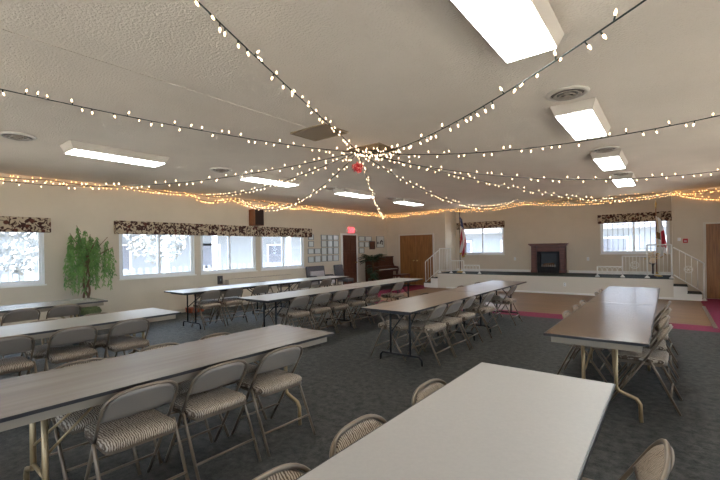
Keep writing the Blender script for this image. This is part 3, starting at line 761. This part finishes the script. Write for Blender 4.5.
string_light('second warm garland hugging the left wall ceiling edge above the side windows', swag((xw+.02, 4.4, 2.985), (xw+.02, 9.6, 2.975), 5, .05, 4), .13, 'bulb_warm', G2, 100, 24)
string_light('second warm garland hugging the left ceiling edge above the pictures', swag((xw+.02, 9.6, 2.975), (xw+.02, 14.2, 2.96), 4, .04, 5), .13, 'bulb_warm', G2, 100, 25)
string_light('warm light garland over the wooden double doors', swag((XL+.06, YP-.05, 2.88), (XA0, YP-.05, 2.98), 2, .04, 6), .035, 'bulb_warm', G2, 100, 26)
string_light('warm light garland sagging across the left half of the stage opening', swag((XA0, YP-.05, 2.98), (-3.9, YP-.1, 2.96), 1, .16, 7), .04, 'bulb_warm', G2, 100, 27)
string_light('warm light garland sagging across the right half of the stage opening', swag((-3.9, YP-.1, 2.97), (.09, YP-.05, 2.90), 1, .17, 8), .042, 'bulb_warm', G2, 100, 28)
string_light('upper warm garland tight under the ceiling across the stage opening', swag((-6.8, YP-.03, 2.985), (.05, YP-.03, 2.97), 5, .03, 9), .11, 'bulb_warm', G2, 100, 29)
string_light('warm light garland on the wall above the right-hand brown door', swag((.09, YP-.05, 2.92), (2.36, YP-.05, 2.72), 1, .16, 10), .036, 'bulb_warm', G2, 100, 30)
string_light('upper warm garland at the ceiling edge above the right-hand brown door', swag((.09, YP-.04, 2.94), (2.36, YP-.04, 2.95), 2, .06, 11), .045, 'bulb_warm', G2, 100, 31)
# hanging red flower ball
random.seed(9)
hb = thing('hanging_flower_ball', 'red and pink flower ball hanging below the ceiling light hub', 'decoration', (-3.60, 4.62, 2.705))
MB().tube([(0, 0, 0), (.02, .05, .283)], .003, 5).build('string', 'thread', hb)
mb = MB(); mb.lathe([(0, -.085), (.06, -.06), (.085, 0), (.06, .06), (0, .085)], 12, m='petal_red')
for q in range(106):
    d = Vector((random.gauss(0, 1), random.gauss(0, 1), random.gauss(0, 1))).normalized(); s = d.orthogonal().normalized(); s.rotate(Matrix.Rotation(random.uniform(0, 6), 3, d)); tt = d.cross(s)
    b0 = d*.08; fc = mb.bm.faces.new([mb.bm.verts.new(w) for w in (b0, b0+d*.02+s*.022+tt*.014, b0+d*.035+s*.05, b0+d*.02+s*.022-tt*.014)]); fc.material_index = mb._slot('petal_red' if q % 3 else 'petal_pink')
for v in mb.bm.verts: v.co *= .74
mb.build('petals', None, hb, recalc=False)

# ------------------------------------------------------------------ tables
def make_table(label, x, y0, top, style, group, L_=2.44, W=.74, rz=0):
    o = thing('folding_table', label, 'table', (x, y0+L_/2, 0), rz, group); a, b = W/2, L_/2
    MB().box(-a, a, -b+.004, b-.004, .722, .74, bevel=.003).build('table_top', top, o)
    mb = MB(); w = .006; z0, z1 = .7185, .7380
    mb.box(-a-w, -a, -b, b, z0, z1); mb.box(a, a+w, -b, b, z0, z1); mb.box(-a, a, -b, -b+.0039, z0, z1); mb.box(-a, a, b-.0039, b, z0, z1)
    mb.box(-a, a, -b+.004, b-.004, .7165, .7218); mb.build('edge_trim', 'dark_edge', o)
    ap = MB(); i_ = .045 if style != 'black' else .09
    for (p, q, r, s) in ((-a+i_, -a+i_+.02, -b+i_, b-i_), (a-i_-.02, a-i_, -b+i_, b-i_), (-a+i_+.02, a-i_-.02, -b+i_, -b+i_+.02), (-a+i_+.02, a-i_-.02, b-i_-.02, b-i_)): ap.box(p, q, r, s, .66 if style != 'black' else .685, .7165)
    lm = 'black_metal' if style == 'black' else 'brown_leg'
    ap.build('apron', 'cream_metal' if style != 'black' else 'dark_edge', o)
    for s in (-1, 1):
        ye = s*(b-.36)
        if style == 'black':
            for t_ in (-1, 1):
                MB().tube([(t_*.15, ye, .70), (t_*.15, ye, .11)], .015, 8).build('leg', lm, o)
            MB().tube([(-.32, ye, .0), (-.315, ye, .07), (-.28, ye, .105), (.28, ye, .105), (.315, ye, .07), (.32, ye, .0)], .015, 8).build('foot_bar', lm, o)
            for t_ in (-1, 1): MB().tube([(t_*.13, ye, .40), (t_*.10, ye-s*.14, .52), (t_*.06, ye-s*.42, .70)], .009, 6).build('brace', lm, o)
        else:
            for t_ in (-1, 1):
                MB().tube([(t_*.125, ye, .70), (t_*.125, ye, .27), (t_*.14, ye, .235), (t_*.27, ye, .19), (t_*.295, ye, .15), (t_*.30, ye, .0)], .0165, 8).build('leg', lm, o)
            MB().tube([(-.125, ye, .265), (.125, ye, .265)], .012, 8).build('crossbar', lm, o)
            for t_ in (-1, 1): MB().tube([(t_*.11, ye, .38), (t_*.06, ye-s*.40, .70)], .008, 6).build('brace', lm, o)
    return o
FR, BR = 'long tables of the front rank', 'long tables of the back rows'
make_table('plain grey table filling the bottom foreground', -.615, .13, 'top_grey', 'wish', FR)
make_table('brown long table at lower left, two chair rows beside it', -2.84, .30, 'top_pale', 'wish', FR, W=.76, rz=math.radians(-1.0))
make_table('pale long table between the lower left table and the tree-side table', -5.30, .17, 'top_light', 'wish', FR)
make_table('long table at the left edge nearest the drooping tree', -7.62, .17, 'top_pale', 'wish', FR)
make_table('near brown table of the row pointing at the right stage rails', -.50, 3.73, 'top_brown', 'wish', BR)
make_table('far brown table of the row pointing at the right stage rails, by the wood floor', -.50, 6.18, 'top_brown', 'wish', BR)
make_table('near tan black-legged table of the row pointing at the left stage window', -2.81, 4.10, 'top_tan', 'black', BR)
make_table('far tan table of the row pointing at the left stage window', -2.81, 6.55, 'top_tan', 'black', BR)
make_table('near black-legged table of the row second from the side windows', -5.22, 3.92, 'top_light', 'black', BR)
make_table('far table of the row second from the side windows, toward the double doors', -5.22, 6.37, 'top_light', 'black', BR)
make_table('near black-legged table of the row closest to the side windows', -7.52, 3.84, 'top_light', 'black', BR)
make_table('far table of the row closest to the side windows, toward the brown door', -7.52, 6.29, 'top_light', 'black', BR)

# ------------------------------------------------------------------ folding chairs
def arch(n=18):
    """half widths / outline of the back in its own plane: list of (x, z) along the inverted U from z=.44"""
    out = [(-.205, .43), (-.207, .54), (-.208, .605)]
    for k in range(1, n):
        t_ = PI-k*PI/n; c, s = math.cos(t_), math.sin(t_)
        out.append((.208*math.copysign(abs(c)**.72, c), (.615+.125*abs(s)**.72)))
    return out+[(.208, .605), (.207, .54), (.205, .43)]
def yb(z): return -.03-(z-.43)*.62           # rake of the back
def make_chair():
    o = thing('folding_chair', 'x', 'chair')
    MB().tube([(x, yb(z), z) for x, z in arch()], .010, 8).build('back_frame', 'beige_metal', o)
    for s in (-1, 1):
        MB().tube([(s*.205, yb(.43), .43), (s*.20, .10, .22), (s*.195, .245, .0)], .0115, 8).build('leg', 'beige_metal', o)
        MB().tube([(s*.222, -.075, .445), (s*.224, -.10, .40), (s*.225, -.29, .0)], .0105, 8).build('leg', 'beige_metal', o)
    MB().tube([(-.198, .135, .16), (.198, .135, .16)], .008, 6).build('crossbar', 'beige_metal', o)
    MB().tube([(-.225, -.225, .145), (.225, -.225, .145)], .008, 6).build('crossbar', 'beige_metal', o)
    # seat pan + cushion (rounded outline)
    def outline(hx, y0, y1, r0, r1, n=5):
        pts = []
        for (cx, cy, r, a0) in ((hx-r1, y1-r1, r1, 0), (-hx+r1, y1-r1, r1, PI/2), (-hx+r0, y0+r0, r0, PI), (hx-r0, y0+r0, r0, 1.5*PI)):
            for k in range(n+1): t_ = a0+k*PI/2/n; pts.append((cx+r*math.cos(t_), cy+r*math.sin(t_)))
        return pts
    base = outline(.198, -.20, .232, .05, .09)
    cx, cy = 0, .012
    sp_ = MB(); sp_.prism(base, .405, .422, axis='z')
    sp_.box(-.165, .165, -.15, .17, .385, .405)
    cu = MB(); layers = [(1.0, .422), (1.015, .436), (1.005, .452), (.95, .465), (.80, .473), (.5, .478)]
    rings = [[cu.bm.verts.new((cx+(x-cx)*s, cy+(y-cy)*s, z)) for x, y in base] for s, z in layers]
    n = len(base)
    for A, Bq in zip(rings, rings[1:]):
        for k in range(n): f_ = cu.bm.faces.new((A[k], A[(k+1) % n], Bq[(k+1) % n], Bq[k])); f_.smooth = True
    cu.bm.faces.new(list(reversed(rings[0]))); t_ = cu.bm.faces.new(rings[-1]); t_.smooth = True
    seat = cu.build('seat', 'fabric', o); sp_.build('seat_pan', 'beige_metal', seat)
    # backrest shell and pad
    def shell(sc, zlo, y_off, th, name, m, par):
        mb = MB(); nx, nz = 16, 6; F = []; Bk = []
        for i in range(nx+1):
            u = -1+2*i/nx; x = .200*sc*u
            zt = .615+.120*sc*max(0., 1-abs(u)**3.0)**(.5); cf = []; cb = []
            for j in range(nz+1):
                z = zlo+(zt-zlo)*j/nz; y = yb(z)-.022*(1-u*u)+y_off
                puff = th*(1-abs(u)**6)*math.sin(PI*min(1, max(0, .06+.88*j/nz)))**.5 if name == 'back_pad' else th
                cf.append(mb.bm.verts.new((x, y+puff, z))); cb.append(mb.bm.verts.new((x, y, z)))
            F.append(cf); Bk.append(cb)
        for i in range(nx):
            for j in range(nz):
                a_ = mb.bm.faces.new((F[i][j], F[i][j+1], F[i+1][j+1], F[i+1][j])); a_.smooth = True
                a_ = mb.bm.faces.new((Bk[i][j], Bk[i+1][j], Bk[i+1][j+1], Bk[i][j+1])); a_.smooth = True
            mb.bm.faces.new((F[i][0], F[i+1][0], Bk[i+1][0], Bk[i][0])); mb.bm.faces.new((F[i][nz], Bk[i][nz], Bk[i+1][nz], F[i+1][nz]))
        for i in (0, nx):
            for j in range(nz):
                q = (F[i][j], Bk[i][j], Bk[i][j+1], F[i][j+1]); mb.bm.faces.new(q if i == 0 else tuple(reversed(q)))
        return mb.build(name, m, par)
    br_ = shell(1.0, .56, 0, .005, 'backrest', 'shell', o)
    shell(.965, .572, .006, .020, 'back_pad', 'fabric', br_)
    return o
proto = make_chair()
CH_ALL = {}
for ob in bpy.data.objects:
    if ob.parent: CH_ALL.setdefault(ob.parent.name, []).append(ob)
used = [False]
def copy_fast(o, parent=None):
    c = o.copy(); COL.objects.link(c); c.parent = parent
    for ch in CH_ALL.get(o.name, []): copy_fast(ch, c)
    return c
rndc = random.Random(21)
ORD = ('first', 'second', 'third', 'fourth', 'fifth', 'sixth', 'seventh', 'eighth')
def chairs(xe, side, ys, tmpl, group, off=.11, jit=1.0):
    """side +1: chairs on the +X side (facing -X)"""
    for k, y in enumerate(ys):
        if not used[0]: c = proto; used[0] = True
        else: c = copy_fast(proto)
        c.location = (xe+side*(-off)+rndc.uniform(-.012, .012)*jit, y, 0)
        c.rotation_euler = (0, 0, (PI/2 if side > 0 else -PI/2)+math.radians(rndc.uniform(-3, 3)*jit))
        c['label'] = tmpl % ORD[k]; c['group'] = group
# table edges
chairs(-.245, 1, (1.82,), 'folding chair right of the grey foreground table, seen edge-on at bottom right (%s)'.replace(' (%s)', '%.0s'), 'chairs at the grey foreground table', -.02)
chairs(-.985, -1, (.84, 1.36, 1.98), 'padded folding chair left of the grey foreground table, %s from the camera', 'chairs at the grey foreground table', .115)
chairs(-2.46, 1, (1.05, 1.57, 2.11), 'beige folding chair right of the lower left table, %s from the camera', 'chairs right of the lower left table', .14)
chairs(-3.20, -1, (1.01, 1.56, 2.07,), 'folding chair behind the lower left table, %s from the left, back top showing', 'chairs behind the lower left table', .10)
chairs(-4.92, 1, (.91, 1.46, 2.01), 'tan folding chair right of the second left table, %s from the picture edge', 'chairs right of the second left table', .17)
chairs(-5.68, -1, (1.39, 1.94,), 'folding chair behind the second left table, %s from the left', 'chairs behind the second left table', .15)
chairs(-7.24, 1, (1.51, 2.02,), 'dark-backed folding chair at the tree-side table, %s from the left', 'chairs at the tree-side table', .17)
chairs(-7.14, 1, (4.42, 4.95, 5.63, 6.98, 7.74,), 'folding chair, %s from the near end, right of the row closest to the windows', 'chairs right of the window row', .18)
chairs(-7.90, -1, (4.67, 5.28, 6.29, 6.90, 7.61,), 'folding chair, %s from the near end, window side of the row closest to the windows', 'chairs on the window side of the window row', .17)
chairs(-4.84, 1, (4.62, 5.15, 5.64, 6.19, 6.72, 7.66,), 'folding chair, %s from the near end, right of the row second from the windows', 'chairs right of the second row', .17)
chairs(-5.60, -1, (4.67, 5.23, 5.84, 6.50, 7.21,), 'folding chair, %s from the near end, left of the row second from the windows', 'chairs left of the second row', .17)
chairs(-2.43, 1, (4.83, 5.35, 5.88, 6.70, 7.97,), 'beige folding chair, %s from the near end, right of the tan table row', 'chairs right of the tan row', .17)
chairs(-3.19, -1, (4.73, 5.30, 5.94, 7.41, 8.32,), 'beige folding chair, %s from the near end, left of the tan table row', 'chairs left of the tan row', .14)
chairs(-.125, 1, (4.67, 5.26, 5.89, 6.65,), 'beige folding chair, %s from the near end, right of the right-hand brown table row', 'chairs right of the brown row', .10)
chairs(-.875, -1, (5.06, 5.62, 6.16, 7.39, 7.92,), 'beige folding chair, %s from the near end, left of the right-hand brown table row', 'chairs left of the brown row', .15)

# ------------------------------------------------------------------ outdoors
struct(MB().box(-60, 60, -60, 80, -.35, -.22).build('ground', 'concrete'))
hs = thing('neighbour_house', 'pale house with white porch posts seen through the side windows', 'house', (-17.5, 9, -.22))
MB().box(-3, 0, -13, 13, 0, 3.2).build('house_wall', 'siding', hs)
rf = MB(); rf.prism([(-3.4, 3.1), (1.6, 2.75), (1.6, 2.9), (-1, 4.3), (-3.4, 3.6)], -13.4, 13.4); rf.build('roof', 'shingle', hs)
for k in range(12): MB().box(1.25, 1.42, -12.1+k*2.2, -11.93+k*2.2, 0, 2.8).build('porch_post', 'siding_white', hs)
for k in range(6):
    y = -10.6+k*4.1
    w_ = MB().box(0, .05, y-.6, y+.6, .95, 2.1).build('house_window', 'siding_white', hs); MB().box(.045, .06, y-.5, y+.5, 1.03, 2.02).build('house_pane', 'house_glass', w_)
MB().box(0, .05, 1.2, 2.1, .05, 2.1).build('house_door', 'siding_white', hs)
fn = thing('garden_fence', 'low picket fence outside the side windows', 'fence', (-12.2, 7, -.22))
MB().box(-.02, .02, -8, 9, .30, .38).box(-.02, .02, -8, 9, 1.02, 1.10).build('fence_rail', 'fence', fn)
for k in range(85): MB().box(.02, .04, -8+k*.2, -7.91+k*.2, .05, 1.28).build('picket', 'fence', fn)
random.seed(4)
def out_tree(label, x, y, h, r):
    o = thing('garden_tree', label, 'tree', (x, y, -.22)); MB().tube([(0, 0, 0), (.05, .03, h*.5), (0, 0, h*.8)], [.13, .1, .04], 8).build('trunk', 'tree_out', o)
    mb = MB()
    for q in range(500):
        d = Vector((random.gauss(0, 1), random.gauss(0, 1), random.gauss(0, 1))).normalized()*r*random.uniform(.5, 1); d.z *= .85
        c = Vector((0, 0, h*.78))+d; s = Vector((random.uniform(-1, 1), random.uniform(-1, 1), random.uniform(-1, 1))).normalized()*.09; t_ = s.orthogonal().normalized()*.06
        mb.bm.faces.new([mb.bm.verts.new(w) for w in (c-s, c+t_, c+s, c-t_)])
    mb.build('foliage', 'tree_out', o, recalc=False)
out_tree('pale leafy tree outside the window at the left edge', -13.2, 2.6, 2.6, 1.0)
out_tree('pale tree outside the first of the three side windows', -14.0, 6.6, 2.8, 1.0)
out_tree('pale tree outside the left stage window', -5.4, 19.0, 3.0, .9)
nb = thing('neighbour_building', 'pale building with grey roof seen through the stage windows', 'building', (-3, 21.5, -.22))
MB().box(-9, 9, 0, 4, 0, 2.7).build('building_wall', 'siding', nb)
MB().prism([(-.6, 2.45), (4, 2.45), (4, 3.6), (2, 3.9), (-.6, 2.65)], -9.5, 9.5, axis='x').build('building_roof', 'shingle', nb)
for x in (-6.4, -3.4, .9, 3.6): w_ = MB().box(x-.7, x+.7, -.05, 0, .9, 2.1).build('building_window', 'siding_white', nb); MB().box(x-.6, x+.6, -.06, -.045, 1.0, 2.0).build('building_pane', 'house_glass', w_)

# ------------------------------------------------------------------ light, world, camera
w = bpy.data.worlds.new('World'); S.world = w; w.use_nodes = True
bg = w.node_tree.nodes['Background']; bg.inputs['Color'].default_value = (.72, .86, 1, 1); bg.inputs['Strength'].default_value = 3.5
sl = bpy.data.lights.new('sun', 'SUN'); sl.energy = 22; sl.angle = .01; sl.color = (1, .95, .88)
so = bpy.data.objects.new('sun', sl); COL.objects.link(so); so.location = (20, -20, 40); so.rotation_euler = Vector((-.75, .65, -1.25)).to_track_quat('-Z', 'Y').to_euler()

cam = bpy.data.cameras.new('camera'); co = bpy.data.objects.new('camera', cam); COL.objects.link(co); S.camera = co
yaw, pitch, roll = math.radians(37.766), math.radians(-.177), math.radians(-1.0)
c, s = math.cos(yaw), math.sin(yaw)
F = Vector((-s, c, 0)); R = Vector((c, s, 0)); U = Vector((0, 0, 1))
F2 = F*math.cos(pitch)+U*math.sin(pitch); U2 = U*math.cos(pitch)-F*math.sin(pitch)
R3 = R*math.cos(roll)+U2*math.sin(roll); U3 = U2*math.cos(roll)-R*math.sin(roll)
co.matrix_world = Matrix(((R3.x, U3.x, -F2.x, 0), (R3.y, U3.y, -F2.y, 0), (R3.z, U3.z, -F2.z, 1.5), (0, 0, 0, 1)))
cam.sensor_width = 36; cam.lens = 398.4/720*36; cam.shift_y = 10.5/720; cam.clip_start = .05; cam.clip_end = 300

S.view_settings.view_transform = 'Standard'; S.view_settings.look = 'None'; S.view_settings.gamma = 1; S.view_settings.exposure = 1.42; S.view_settings.use_curve_mapping = False
S.cycles.use_denoising = True; S.cycles.max_bounces = 8; S.cycles.diffuse_bounces = 5; S.cycles.transparent_max_bounces = 12; S.cycles.sample_clamp_indirect = 6
